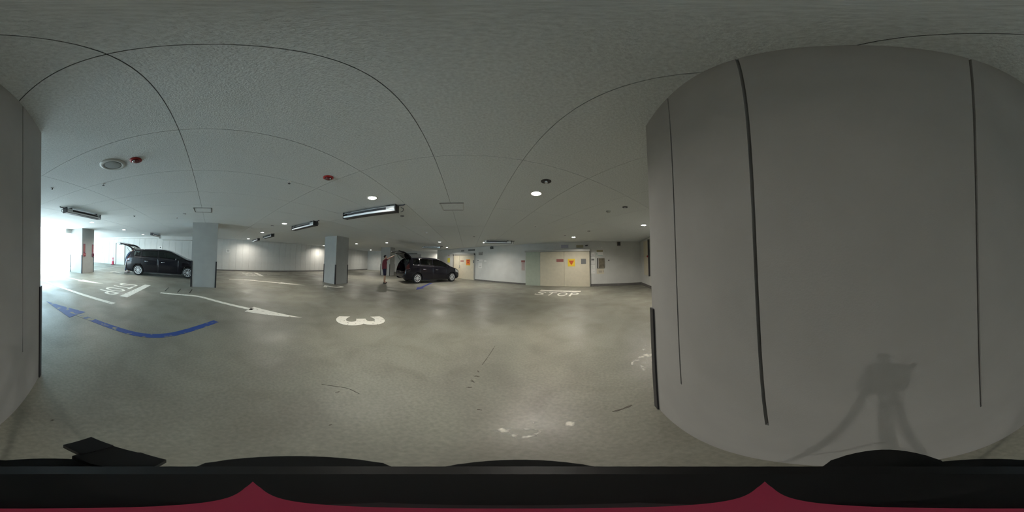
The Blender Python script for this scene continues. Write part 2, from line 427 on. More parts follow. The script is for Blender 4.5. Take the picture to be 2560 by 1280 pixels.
board('wide notice with ochre heading and teal edge', .05, .44, 1.80, 2.16, M_paper, [(0, .28, .37, .13, M_ochre), (-.17, .1, .03, .16, M_teal), (.02, .02, .3, .025, M_teal)])
t = thing('information_board', 'dark framed board with a brown poster right of the shutter', 'board', (.30, WY, 1.06))
obj('backing', MB().box((0, -.02, .30), (.44, .04, .62)), M_frame, t, bevel=.004)
obj('frame_edge', MB().box((-.195, -.045, .30), (.05, .012, .6)), M_ink, t)
obj('poster', MB().box((.045, -.043, .30), (.34, .008, .58)), mat('brown_poster', (.16, .14, .10), .5, var=.35, scale=8), t)
board('cream sheet with dark bars below the information board', .05, .48, .74, 1.05, M_cream, [(-.0, .1, .2, .035, M_grey), (0, .16, .22, .02, M_grey), (.17, .14, .02, .12, M_grey)])
t = thing('wall_switch', 'small dark call button right of the information board', 'switch', (.77, WY, 1.52)); obj('plate', MB().box((0, -.01, 0), (.09, .02, .09)), M_frame, t); obj('button', MB().box((0, -.03, 0), (.05, .02, .05)), M_dark, t)
t = thing('wall_speaker', 'brown box speaker high on the notice wall', 'speaker', (1.38, WY, 2.49)); obj('cabinet', MB().box((0, -.07, 0), (.19, .14, .22)), mat('brown_box', (.10, .075, .055), .6), t, bevel=.006); obj('grille', MB().box((0, -.143, 0), (.14, .006, .17)), M_dark, t)
for k, x in enumerate((.13, .36)):
    t = thing('spot_bulb', ['left', 'right'][k] + ' of two small white bulbs above the ochre-headed notice', 'light', (x, WY, 2.28), 0, 'two small bulbs')
    obj('holder', MB().box((0, -.02, .0), (.05, .04, .05)), M_frame, t); obj('bulb', MB().lathe([(.012, 0), (.028, .02), (.028, .04), (.012, .06)], n=12), M_paper, t, smooth=True).matrix_local = Matrix.Translation((0, -.04, 0)) @ Matrix.Rotation(PI / 2, 4, 'X')
# around the double door
notice('yellow_notice', 'yellow sheet on the wall left of the double door', -12.32, -11.95, 1.38, 1.80, mat('lemon_sheet', (.72, .66, .10), .6))
t = thing('wall_lamp', 'small red lamp above the yellow sheet', 'lamp', (-12.06, WY, 2.02)); obj('base', MB().box((0, -.015, 0), (.1, .03, .1)), M_frame, t); obj('lens', MB().lathe([(.04, 0), (.04, .03), (.02, .06)], n=12), M_red, t).matrix_local = Matrix.Translation((0, -.03, 0)) @ Matrix.Rotation(PI / 2, 4, 'X')
notice('pink_notice', 'narrow pinkish-red notice on the right leaf of the double door', -10.43, -10.04, 1.47, 1.58, M_redsign, WY - .04)
t = thing('orange_notice', 'orange square sign on the right leaf of the double door', 'sign', (-9.50, WY - .04, 1.44))
obj('plate', MB().box((0, -.006, 0), (.42, .012, .42)), M_org, t); obj('yellow_edge', MB().box((0, -.004, -.02), (.47, .008, .5)), M_yel, t)
for k in range(2): obj('red_bar', MB().box((0, -.0135, .1 - .14 * k), (.28 - .1 * k, .003, .07)), M_red, t)
notice('dark_plate', 'small dark upright plate just right of the orange sign', -8.92, -8.82, 1.36, 1.60, M_grey, WY - .07)
notice('grey_plate', 'small grey plate above the double door', -10.42, -10.04, 2.33, 2.48, M_grey)
notice('long_plate', 'long dark plate high above the right end of the double door', -9.55, -8.80, 2.36, 2.50, M_grey)
board('grey framed notice high right of the double door', -8.40, -7.98, 2.00, 2.24, M_frame, [(0, .12, .3, .03, M_grey), (0, .05, .3, .03, M_grey)], group='papers right of the double door')
board('white sheet with a dark corner at eye height right of the double door', -8.50, -7.98, 1.50, 1.66, M_paper, [(-.2, .08, .1, .08, M_grey)], group='papers right of the double door')
board('pale sheet below the others right of the double door', -8.40, -8.02, .98, 1.42, M_paper, [(0, .12, .22, .05, M_frame)], group='papers right of the double door')
notice('arrow_sheet', 'small white sheet with a bent corner furthest right of the double door', -7.82, -7.60, 1.47, 1.62, M_paper)
t = thing('bullhorn_speaker', 'dark box speaker high on the wall between double door and shutter', 'speaker', (-7.05, WY, 2.50)); obj('bracket', MB().box((-.05, -.06, .09), (.05, .12, .05)), M_dark, t); obj('cabinet', MB().box((.03, -.15, 0), (.2, .14, .17), Matrix.Rotation(.3, 3, 'X')), mat('charcoal_box', (.07, .08, .08), .6), t, bevel=.006)
t = thing('extinguisher_notice', 'faded red upright notice left of the pale green panel', 'sign', (-4.58, WY, .82))
obj('heading', MB().box((0, -.006, .70), (.26, .012, .13)), M_redsign, t); obj('sheet', MB().box((0, -.005, .36), (.22, .010, .52)), mat('faded_pink_sheet', (.46, .36, .34), .7, var=.15, scale=12), t)
# on the diagonal back wall
def back_thing(name, label, cat, x, z):
    p = back(x); return thing(name, label, cat, (p.x, p.y, z), math.radians(135))
t = back_thing('no_smoking_sign', 'white square sign with a black dot above the minivan roof', 'sign', -6.38, 1.68)
obj('plate', MB().box((0, -.02, 0), (.32, .02, .34)), M_paper, t); obj('dot', MB().lathe([(.055, 0), (.055, .006)], n=20), M_ink, t).matrix_local = Matrix.Translation((0, -.03, .06)) @ Matrix.Rotation(PI / 2, 4, 'X')
for k in range(2): obj('print', MB().box((0, -.032, -.07 - .05 * k), (.22, .004, .022)), M_grey, t)
t = back_thing('parking_notice', 'small white notice with black lines right of the near column', 'sign', -10.42, 1.66)
obj('plate', MB().box((0, -.02, 0), (.36, .02, .26)), M_paper, t)
for k in range(3): obj('print', MB().box((0, -.032, .06 - .06 * k), (.22, .004, .02)), M_ink, t)
t = back_thing('white_notice', 'pale notice on the back wall just right of the exit column', 'sign', -1.85, 1.62); obj('plate', MB().box((0, -.02, 0), (.34, .02, .40)), M_paper, t); obj('print', MB().box((0, -.032, .02), (.2, .004, .2)), M_pale, t)
t = back_thing('paper_slip', 'small pale slip below the notice right of the exit column', 'sign', -1.85, 1.13); obj('plate', MB().box((0, -.02, 0), (.26, .02, .12)), M_paper, t); obj('print', MB().box((0, -.032, 0), (.18, .004, .02)), M_frame, t)
# red notices on the exit column (right-hand visible face, normal (-.7,.7))
cc = Vector((.10, -10.15)); 
def col_thing(name, label, cat, s, z):
    """on the face with normal D2 of the exit column, s along that face from its near edge"""
    p = cc + D2 * (1.03 / 2) + D1 * (1.03 / 2 - s)
    return thing(name, label, cat, (p.x, p.y, z), math.radians(225))
t = col_thing('fire_notice', 'upright red fire notice on the near edge of the exit column', 'sign', .18, 1.46); obj('plate', MB().box((0, -.008, 0), (.16, .016, .52)), mat('maroon_plate', (.20, .065, .10), .5), t); obj('print', MB().box((0, -.018, 0), (.09, .004, .4)), M_redsign, t)
t = col_thing('alarm_button', 'red round alarm button below the near fire notice', 'alarm', .18, 1.09); obj('box', MB().box((0, -.03, 0), (.17, .06, .19)), mat('dull_red_box', (.30, .05, .07), .5), t, bevel=.008); obj('button', MB().lathe([(.05, 0), (.05, .02), (.03, .03)], n=16), M_redsign, t).matrix_local = Matrix.Translation((0, -.06, .0)) @ Matrix.Rotation(PI / 2, 4, 'X')
t = col_thing('fire_notice', 'upright dark red fire notice on the far edge of the exit column', 'sign', .93, 1.46); obj('plate', MB().box((0, -.008, 0), (.16, .016, .50)), MATS['maroon_plate'], t); obj('print', MB().box((0, -.018, 0), (.09, .004, .4)), M_redsign, t)
t = col_thing('valve_box', 'small dark red box below the far fire notice', 'box', .93, 1.07); obj('box', MB().box((0, -.03, 0), (.16, .06, .2)), MATS['maroon_plate'], t, bevel=.006); obj('knob', MB().lathe([(.03, 0), (.03, .03)], n=12), M_dark, t).matrix_local = Matrix.Translation((0, -.06, 0)) @ Matrix.Rotation(PI / 2, 4, 'X')
# white plate behind the second minivan, on the far wall
p = Vector((-18.0, 8.8)) + Vector((S2, -S2)) * .05
t = thing('wall_unit', 'pale flat wall unit with a dark top rail above the tailgate of the far minivan', 'unit', (p.x, p.y, 1.75), math.radians(45))
obj('casing', MB().box((0, -.1, .22), (1.9, .2, .62)), M_wall, t, bevel=.01); obj('top_rail', MB().box((-.2, -.12, .58), (1.3, .22, .08)), M_base, t)

# ------------------------------------------------------------------ ceiling fittings
lamp_pos = [(-3.04, .57, 'bright round downlight nearest the strip fixture in mid view'), (-.97, 2.54, 'most dazzling round downlight, nearest the camera'),
 (-5.71, -2.07, 'downlight left of the second strip fixture'), (-7.72, -4.03, 'downlight beyond the second strip fixture'), (-10.62, -6.73, 'downlight close above the bright patch of the back wall'),
 (-.35, -7.35, 'downlight beside the exit column'), (-2.36, -9.51, 'downlight above the rear of the minivan by the exit'), (-4.32, -11.47, 'downlight above the bonnet of the minivan by the exit'),
 (-12.83, 1.29, 'downlight just right of the column with a bluish face'), (-10.89, 3.20, 'downlight above the person in the red shirt'), (-19.92, 3.81, 'farthest downlight, between two columns'),
 (-8.20, 5.74, 'downlight above the roof of the minivan being loaded'), (-10.76, 8.29, 'downlight by the left jamb of the double door'), (-6.26, 7.67, 'downlight above the skirting between double door and shutter'),
 (-1.04, 7.70, 'downlight in front of the cream shutter'), (1.61, 5.21, 'downlight beside the edge of the white panelled wall'), (-15.0, 10.6, 'downlight in the recess behind the wall corner left of the double door'), (-16.05, -1.62, 'downlight hidden behind the column with a bluish face')]
trim_me = MB().lathe([(.081, -.004), (.108, -.006), (.114, .0), (.114, .01), (.081, .01)], n=32, cap=False).mesh('lamp_trim', M_trim, True)
lens_me = MB().lathe([(.082, -.003), (.082, .004)], n=32).mesh('lamp_lens', M_lens)
ld = bpy.data.lights.new('downlight_glow', 'AREA'); ld.shape = 'DISK'; ld.size = .12; ld.energy = LAMP_W; ld.color = LAMP_COL; ld.spread = math.radians(154)
ld_dim = ld.copy(); ld_dim.name = 'dimmed_downlight_glow'; ld_dim.energy = LAMP_W * .66  # turned down, not aged, so the floor at left stays darker
for x, y, lab in lamp_pos:
    t = thing('ceiling_downlight', lab, 'light', (x, y, HZ), 0, 'round recessed downlights')
    link('lamp_trim', trim_me, t); link('lamp_lens', lens_me, t)
    lo = bpy.data.objects.new('lamp_glow', ld_dim if (x, y) in ((-3.04, .57), (-5.71, -2.07)) else ld); COL.objects.link(lo); lo.parent = t; lo.location = (0, 0, -.006)

def strip_fixture(x0, y0, x1, y1, label):
    c = Vector(((x0 + x1) / 2, (y0 + y1) / 2)); a = math.atan2(y1 - y0, x1 - x0)
    t = thing('strip_fixture', label, 'fixture', (c.x, c.y, HZ), a, 'long metal strip fixtures under the ceiling')
    return t
def build_strip(t):
    L = 1.46
    # open C-shaped channel: top plate, dark slot, sloping bright fin, bottom lip
    obj('top_plate', MB().box((0, 0, -.045), (L, .17, .012)), M_steel, t)
    obj('hanger', MB().box((-.55, 0, -.02), (.06, .12, .04)), M_dark, t); obj('hanger', MB().box((.55, 0, -.02), (.06, .12, .04)), M_dark, t)
    obj('dark_core', MB().box((-.06, 0, -.082), (L - .32, .10, .062)), M_dark, t)
    sec = [(-.085, -.052), (-.078, -.058), (.078, -.058), (.085, -.052)]
    for s in (-1, 1):
        mb = MB(); y0, z0, y1, z1 = s * .086, -.108, s * .078, -.152
        mb.add([(-L / 2, y0, z0), (L / 2, y0, z0), (L / 2, y1, z1), (-L / 2, y1, z1), (-L / 2, y0 - s * .008, z0 - .006), (L / 2, y0 - s * .008, z0 - .006), (L / 2, y1 - s * .008, z1 - .006), (-L / 2, y1 - s * .008, z1 - .006)],
               [(0, 1, 2, 3), (7, 6, 5, 4), (0, 4, 5, 1), (1, 5, 6, 2), (2, 6, 7, 3), (3, 7, 4, 0)])
        obj('reflector_fin', mb, M_fin, t)
    obj('bottom_lip', MB().box((0, 0, -.159), (L, .165, .014)), M_dark, t)
    obj('end_block', MB().box((L / 2 - .11, 0, -.085), (.2, .168, .07)), M_steel, t)
    obj('end_plate', MB().box((L / 2 + .012, 0, -.085), (.024, .19, .165)), M_dark, t, bevel=.003)
    obj('end_plate', MB().box((-L / 2 - .006, 0, -.085), (.012, .19, .165)), M_dark, t)
    obj('mount_arm', MB().tube([(L / 2 + .02, 0, -.02), (L / 2 + .16, 0, -.02), (L / 2 + .2, 0, -.005)], .014, 8), M_dark, t)
    obj('cable_hook', MB().tube([(L / 2 + .1, .02, -.06), (L / 2 + .16, .02, -.10), (L / 2 + .15, .02, -.15), (L / 2 + .10, .02, -.17)], .008, 6), M_dark, t)
strips = [(-4.29, .13, -3.30, 1.13, 'nearest strip fixture, with a bright bluish-white fin below the downlight'), (-6.37, -1.91, -5.30, -.83, 'second strip fixture, left of the nearest one, with a white fin'),
 (-9.35, -4.72, -8.28, -3.66, 'third strip fixture, dark, further along the row'), (-11.40, -6.72, -10.35, -5.68, 'farthest dark strip fixture near the back wall'),
 (-.51, -5.74, .55, -4.71, 'dark strip fixture left, beside the exit'), (-5.50, -11.1, -4.41, -10.07, 'small dark strip fixture above the minivan by the exit'),
 (-11.5, 6.35, -10.45, 7.40, 'bluish strip fixture above the bonnet of the minivan being loaded'), (-5.55, 6.85, -4.5, 7.80, 'strip fixture seen side-on in front of the wall between double door and shutter')]
first = None
for s in strips:
    t = strip_fixture(*s)
    if first is None: build_strip(t); first = t
    else:
        for ch in first.children:
            c = ch.copy(); COL.objects.link(c); c.parent = t
def sounder(x, y, label):
    t = thing('fire_sounder', label, 'alarm', (x, y, HZ)); obj('base', MB().lathe([(.075, 0), (.075, -.012), (.06, -.02)], n=24), M_red, t, smooth=False)
    obj('dome', MB().lathe([(.05, -.018), (.045, -.035), (.025, -.045)], n=20), mat('deep_red_dome', (.12, .006, .012), .2, coat=.6), t, smooth=True)
    obj('lamp', MB().lathe([(.008, -.03), (.008, -.046)], (.03, .03, 0), 8), M_paper, t)
sounder(-.59, -1.90, 'round dark red ceiling alarm beside the ceiling speaker'); sounder(-2.28, -.21, 'round red ceiling alarm in mid ceiling')
t = thing('ceiling_speaker', 'off-white round ceiling speaker with grey grille', 'speaker', (-.35, -2.11, HZ))
obj('ring', MB().lathe([(.17, 0), (.165, -.012), (.135, -.022), (.115, -.012)], n=40, cap=False), M_speaker, t, smooth=True); obj('grille', MB().lathe([(.117, -.008), (.10, -.014), (.04, -.02)], n=32), M_mesh, t, smooth=True)
def disc(x, y, label, r=.05, m=None):
    t = thing('ceiling_disc', label, 'ceiling fitting', (x, y, HZ), 0, 'small dark ceiling fittings')
    obj('plate', MB().lathe([(r, 0), (r * .96, -.006)], n=20), m or M_dark, t); obj('nozzle', MB().lathe([(r * .35, -.005), (r * .3, -.03)], n=12), M_steel if r > .045 else M_dark, t)
for x, y, l, r in [(.62, -3.11, 'small black ceiling disc nearest the exit side of the panelled wall', .04), (-.67, 2.15, 'dark grey oval ceiling disc just above the most dazzling downlight', .075), (-4.06, 1.60, 'dark ceiling disc right of the nearest strip fixture', .055),
  (.66, 3.47, 'dark ceiling disc left of the panelled wall edge', .06), (-2.95, -4.23, 'dark ceiling disc left of the square hatch by the near column', .05), (-1.72, -5.48, 'tiny dark ceiling disc right of the exit strip fixture', .04),
  (-6.05, -2.72, 'dark ceiling disc left of the second strip fixture and its downlight', .06), (-1.35, 7.15, 'dark ceiling disc left of the downlight before the shutter', .05), (-.25, 6.3, 'faint ceiling disc before the wall notices', .06), (-5.2, 5.6, 'dark ceiling disc above the side-on strip fixture', .05)]:
    disc(x, y, l, r)
def sprinkler(x, y, label):
    t = thing('sprinkler_head', label, 'sprinkler', (x, y, HZ), 0, 'pale sprinkler heads'); obj('rose', MB().lathe([(.035, 0), (.03, -.008)], n=16), M_trim, t)
    obj('pipe', MB().lathe([(.009, -.006), (.009, -.04)], n=8), M_steel, t); obj('deflector', MB().lathe([(.022, -.04), (.022, -.043)], n=12), M_dark, t)
sprinkler(-.32, -2.86, 'sprinkler head below the round ceiling speaker'); sprinkler(-2.36, -.81, 'sprinkler head left of the red alarm in mid ceiling'); sprinkler(-3.06, -4.83, 'sprinkler head left of the near column top'); sprinkler(-1.9, 4.9, 'pale sprinkler head between shutter and dazzling downlight')
t = thing('smoke_detector', 'faint round smoke detector left of the panelled wall edge', 'detector', (.32, 3.79, HZ)); obj('base', MB().lathe([(.06, 0), (.06, -.012)], n=24), M_speaker, t); obj('dome', MB().lathe([(.05, -.012), (.04, -.035), (.02, -.04)], n=24), M_speaker, t, smooth=True)
t = thing('smoke_detector', 'pale ceiling detector above the minivan being loaded', 'detector', (-5.9, 3.45, HZ)); obj('base', MB().lathe([(.07, 0), (.07, -.012)], n=24), M_trim, t); obj('dome', MB().lathe([(.055, -.012), (.045, -.04), (.02, -.045)], n=24), M_trim, t, smooth=True)
def hatch(x, y, label, sides):
    t = thing('ceiling_hatch', label, 'hatch', (x, y, HZ), PI / 4, 'square ceiling hatches')
    obj('lid', MB().box((0, 0, -.003), (.44, .44, .008)), M_ceil, t)
    for k in range(4):
        R = Matrix.Rotation(k * PI / 2, 3, 'Z')
        obj('frame_edge', MB().box(R @ Vector((.235, 0, -.004)), (.022, .49, .012), R), M_base if k in sides else M_speaker, t)
hatch(-3.03, -3.45, 'square ceiling hatch with a dark frame above the near column', (0, 1, 2, 3)); hatch(-2.69, 2.20, 'square ceiling hatch with two dark edges in mid ceiling', (1, 3))

# ------------------------------------------------------------------ painted road markings
PT = .003
def paint(name, polys, m, label, cat='road marking', parent=None):
    mb = MB()
    for P in polys: mb.prism(list(P), -.001, PT)
    o = obj(name, mb, m, parent)
    if label: tag(o, label, cat)
    return o
def ribbon(pts, w):
    pts = [Vector(p) for p in pts]; L = []; R = []
    for i, p in enumerate(pts):
        if i == 0: d = pts[1] - p
        elif i == len(pts) - 1: d = p - pts[i - 1]
        else: d = (p - pts[i - 1]).normalized() + (pts[i + 1] - p).normalized()
        d.normalize(); n = Vector((-d.y, d.x)) * w / 2; L.append(p + n); R.append(p - n)
    return [[tuple(L[i]), tuple(L[i + 1]), tuple(R[i + 1]), tuple(R[i])] for i in range(len(pts) - 1)]
def smooth_pts(pts, n=8):
    out = []
    P = [Vector(p) for p in pts]; P = [P[0] * 2 - P[1]] + P + [P[-1] * 2 - P[-2]]
    for i in range(1, len(P) - 2):
        for k in range(n):
            t = k / n
            out.append(.5 * ((2 * P[i]) + (P[i + 1] - P[i - 1]) * t + (2 * P[i - 1] - 5 * P[i] + 4 * P[i + 1] - P[i + 2]) * t * t + (3 * P[i] - P[i - 1] - 3 * P[i + 1] + P[i + 2]) * t ** 3))
    out.append(P[-2]); return out
def arrow(name, pts, w, head_base, tip, head_w, m, label):
    hb, tp = Vector(head_base), Vector(tip); d = (tp - hb).normalized(); n = Vector((-d.y, d.x)) * head_w / 2
    t = thing(name, label, 'road marking')
    paint('arrow_shaft', ribbon(pts, w), m, None, parent=t); paint('arrow_head', [[tuple(hb + n), tuple(tp), tuple(hb - n)]], m, None, parent=t)
    return t
def round_bend(a, b, c, r=.5, n=8):
    a, b, c = Vector(a), Vector(b), Vector(c); p0 = b + (a - b).normalized() * r; p1 = b + (c - b).normalized() * r
    return [a] + [(1 - k / n) ** 2 * p0 + 2 * (k / n) * (1 - k / n) * b + (k / n) ** 2 * p1 for k in range(n + 1)] + [c]
arrow('lane_arrow', round_bend((-2.49, -4.78), (-3.38, -3.9), (-3.50, -2.0), .35), .13, (-3.48, -2.08), (-3.52, -.77), .46, M_white, 'white bent lane arrow pointing at the number 3')
arrow('lane_arrow', round_bend((-6.92, -5.5), (-7.68, -4.75), (-7.96, -2.9), .35), .13, (-7.95, -3.0), (-7.93, -1.64), .42, M_white, 'distant white bent lane arrow beyond the near column')
arrow('lane_arrow', [(2.3, -9.4), (.05, -7.2)], .13, (.12, -7.28), (-.82, -6.55), .40, M_white, 'straight white arrow coming in from the exit')
ra = arrow('route_arrow', round_bend((-2.34, -2.14), (-1.02, -2.12), (-.20, -3.02), .45), .13, (.10, -3.30), (.94, -4.10), .46, M_blue, 'large bent blue arrow pointing out to the exit')
paint('worn_shaft', ribbon([(-.20, -3.02), (.11, -3.31)], .13), paint_material('rubbed_blue_paint', (.06, .09, .2), .54, 9), None, parent=ra)
arrow('route_arrow', [(-9.1, 5.8), (-7.55, 4.12)], .15, (-7.62, 4.2), (-7.05, 3.62), .42, M_blue2, 'dark blue arrow beside the rear wheel of the minivan being loaded')
paint('lane_line', ribbon([(2.3, -7.5), (-.78, -4.02)], .15), M_white, 'long white lane line running in from the exit')
paint('bay_line', ribbon([(-10.95, -5.15), (-12.7, -3.6)], .1), M_whitef, 'faint white bay line right of the distant STOP')
paint('bay_line', ribbon([(-7.9, -7.92), (-8.95, -7.02)], .1), M_whitef, 'faint white bay line just right of the near column')
paint('bay_line', ribbon([(-13.6, -2.75), (-14.7, -1.75)], .1), M_whitef, 'short faint white bay line left of the bluish-lit column')
paint('bay_line', ribbon([(-.7, -11.3), (-3.5, -14.0)], .1), M_whitef, 'faint white line between exit column and traffic cone')
paint('curved_line', ribbon(smooth_pts([(-1.70, -10.15), (-1.98, -10.30), (-2.12, -9.95), (-2.28, -9.66), (-2.45, -9.6)]), .13), M_white, 'wavy white painted mark behind the minivan by the exit')
paint('short_line', ribbon([(-2.95, -10.6), (-3.2, -10.15)], .1), M_white, 'short white line seen under the rear of the minivan')

def glyph(ch, w, h, off):
    """letter outline of the built-in font as a flat mesh scaled to w x h metres, thickness PT"""
    cu = bpy.data.curves.new('glyph', 'FONT'); cu.body = ch; cu.extrude = PT / 2; cu.offset = off; cu.resolution_u = 6
    to = bpy.data.objects.new('glyph', cu); COL.objects.link(to)
    dg = bpy.context.evaluated_depsgraph_get(); me = bpy.data.meshes.new_from_object(to.evaluated_get(dg))
    bpy.data.objects.remove(to); bpy.data.curves.remove(cu)
    xs = [v.co.x for v in me.vertices]; ys = [v.co.y for v in me.vertices]
    for v in me.vertices:
        v.co.x = (v.co.x - min(xs)) / (max(xs) - min(xs)) * w; v.co.y = (v.co.y - min(ys)) / (max(ys) - min(ys)) * h
        v.co.z = v.co.z + PT / 2
    return me
GL = {c: glyph(c, w, .78, .004) for c, w in (('S', .38), ('T', .36), ('O', .42), ('P', .36))}
def stop_word(origin, ang, label, m, s=1.0, bold=False):
    t = thing('stop_lettering', label, 'road marking', (*origin, 0), ang, 'STOP words painted on the floor')
    x = 0
    for c, w in (('S', .38), ('T', .36), ('O', .42), ('P', .36)):
        me = GL[c].copy(); me.materials.clear(); me.materials.append(m)
        o = link('letter', me, t, (x, 0, 0)); x += w + .115
    t.scale = (s, s, 1)
    return t
stop_word((-2.68, 6.68), 0, 'painted word STOP in front of the cream shutter', M_white, 1.02)
paint('stop_bar', ribbon([(-2.78, 7.87), (-.74, 7.87)], .28), M_white, 'white stop bar in front of the cream shutter')
stop_word((-1.66, -6.68), math.radians(46), 'painted word STOP in the lane from the exit', M_white, .99)
paint('stop_bar', ribbon([(-2.58, -6.10), (-1.18, -4.62)], .26), M_white, 'wide white stop bar in the lane from the exit')
stop_word((-10.26, -6.98), math.radians(46), 'distant painted word STOP by the panelled back wall', M_whitef, 1.0)
paint('stop_bar', ribbon([(-11.2, -6.3), (-9.72, -4.95)], .28), M_whitef, 'distant white stop bar by the panelled back wall')
def numeral(ch, x, y, w, h, label, off=.03):
    me = glyph(ch, w, h, off); me.materials.clear(); me.materials.append(M_white)
    tag(link('bay_number', me, None, (x, y, 0)), label, 'road marking', 'bay numbers painted on the floor')
numeral('3', -3.80, -.02, .56, 1.07, 'large white painted number 3'); numeral('2', -8.30, -.72, .56, .98, 'white painted number 2 at the foot of a column', .02)
for a, b, l in [((-2.73, -4.93), (-3.15, -5.39), 'first dark floor groove, by the tail of the bent white arrow'), ((-3.05, -4.61), (-3.47, -5.03), 'second dark floor groove, between the other two'), ((-3.35, -4.33), (-3.77, -4.73), 'third dark floor groove, nearest the near column')]:
    paint('drain_groove', ribbon([a, b], .035), M_groove, l, 'groove')
# cracks and scuffs (world positions measured on the floor)
def crack(pts, w, label):
    P = smooth_pts(pts, 4); rib = []
    rnd = random.Random(len(pts) * 7)
    for i in range(len(P) - 1):
        ww = w * rnd.uniform(.3, 1.3); rib += ribbon([P[i], P[i + 1]], ww)
    paint('floor_crack', rib, M_crack, label, 'crack')
crack([(-1.44, 2.05), (-1.32, 1.74), (-1.23, 1.5)], .009, 'thin straight floor crack in mid floor')
crack([(-1.43, -.1), (-1.38, .11), (-1.28, .21)], .006, 'hairline floor crack in front of the number 3')
crack([(.08, 1.07), (.15, 1.10), (.22, 1.14)], .016, 'short dark gouge in the floor near the panelled wall')
def spot(x, y, r, label, sd):
    rnd = random.Random(sd); k = 15; a = rnd.uniform(0, PI); st = rnd.uniform(1.0, 1.5); P = []
    for i in range(k):
        q = r * rnd.uniform(.25, 1.0); u, v = q * st * math.cos(2 * PI * i / k), q * .55 * math.sin(2 * PI * i / k)
        P.append((x + u * math.cos(a) - v * math.sin(a), y + u * math.sin(a) + v * math.cos(a)))
    paint('floor_stain', [P], M_crack, label, 'stain')
for k, (x, y, q, l) in enumerate([(-1.16, 1.35, .022, 'dark chip at the top of the row of floor chips'), (-1.10, 1.26, .03, 'largest dark chip in the row of floor chips'), (-1.06, 1.16, .026, 'third dark chip in the row of floor chips'), (-1.0, 1.06, .024, 'lowest dark chip in the row of floor chips'),
  (-.71, .85, .022, 'lone dark chip below the row of floor chips'), (-1.31, .04, .016, 'round black spot on the floor below the number 3'), (-.86, .01, .012, 'tiny dark spot nearest the tripod'), (.14, -.79, .02, 'dim dark spot beside the panelled wall on the exit side')]): spot(x, y, q, l, k)
def scuff(x, y, w, h, a, label):
    k = 18; rnd = random.Random(int(x * 100)); R = Matrix.Rotation(a, 2)
    P = [R @ Vector((w * rnd.uniform(.7, 1.1) * math.cos(2 * PI * i / k), h * rnd.uniform(.7, 1.1) * math.sin(2 * PI * i / k))) for i in range(k)]
    paint('paint_scuff', [[(p.x + x, p.y + y) for p in P]], M_scuff, label, 'scuff')
scuff(-.30, .90, .06, .035, .6, 'bright white paint scuff on the floor nearest the panelled wall'); scuff(-.13, .95, .10, .06, .3, 'soft pale scuff right of the bright scuff'); scuff(-.38, .72, .13, .07, .5, 'wide pale scuff below the bright scuff'); scuff(.60, 2.05, .16, .42, -.5, 'pale scuffed floor patch beside the corner guard')

# ------------------------------------------------------------------ traffic cone
t = thing('traffic_cone', 'red traffic cone by the pale grey door', 'cone', (-2.78, -15.25, 0))
obj('base', MB().box((0, 0, .02), (.38, .38, .04)), M_dark, t, bevel=.008)
obj('cone_body', MB().lathe([(.15, .04), (.13, .06), (.03, .68), (.022, .70)], n=24), M_cone, t, smooth=True)
obj('sleeve', MB().lathe([(.085, .36), (.062, .50)], n=24), mat('pink_white_sleeve', (.62, .45, .5), .4), t, smooth=True)

# ------------------------------------------------------------------ minivans
def curve(pts):
    xs = np.array([p[0] for p in pts], float); ys = np.array([p[1] for p in pts], float)
    gx = np.linspace(xs[0], xs[-1], 1200); gy = np.interp(gx, xs, ys)
    k = np.exp(-.5 * (np.arange(-36, 37) / 13.0) ** 2); k /= k.sum()
    pad = np.concatenate([2 * gy[0] - gy[36:0:-1], gy, 2 * gy[-1] - gy[-2:-38:-1]]); sm = np.convolve(pad, k, 'valid')
    return lambda x: float(np.interp(x, gx, sm))
CL = 4.60
ZT = curve([(0, .60), (.05, .70), (.13, 1.02), (.26, 1.29), (.46, 1.49), (.62, 1.53), (1.0, 1.56), (1.8, 1.575), (2.35, 1.55), (2.7, 1.48), (3.1, 1.29), (3.55, 1.06), (3.78, .99), (4.1, .91), (4.38, .80), (4.53, .66), (4.60, .50)])
ZB = curve([(0, .44), (.04, .30), (.18, .23), (.6, .20), (4.0, .19), (4.42, .21), (4.55, .29), (4.60, .42)])
WW = curve([(0, .66), (.04, .74), (.14, .81), (.42, .86), (1, .885), (3.4, .885), (4.0, .86), (4.3, .79), (4.5, .64), (4.60, .46)])
BT = curve([(0, .92), (.5, 1.07), (1.0, 1.06), (2.5, .99), (3.5, .94), (4.6, .80)])
NL, NU, NR = 24, 12, 14
def lerp_pts(P, t):
    n = len(P) - 1; f = min(t * n, n - 1e-6); i = int(f); f -= i
    p0, p1, p2, p3 = P[max(i - 1, 0)], P[i], P[i + 1], P[min(i + 2, n)]
    return tuple(.5 * (2 * b + (c - a) * f + (2 * a - 5 * b + 4 * c - d) * f * f + (3 * b - a - 3 * c + d) * f ** 3) for a, b, c, d in zip(p0, p1, p2, p3))
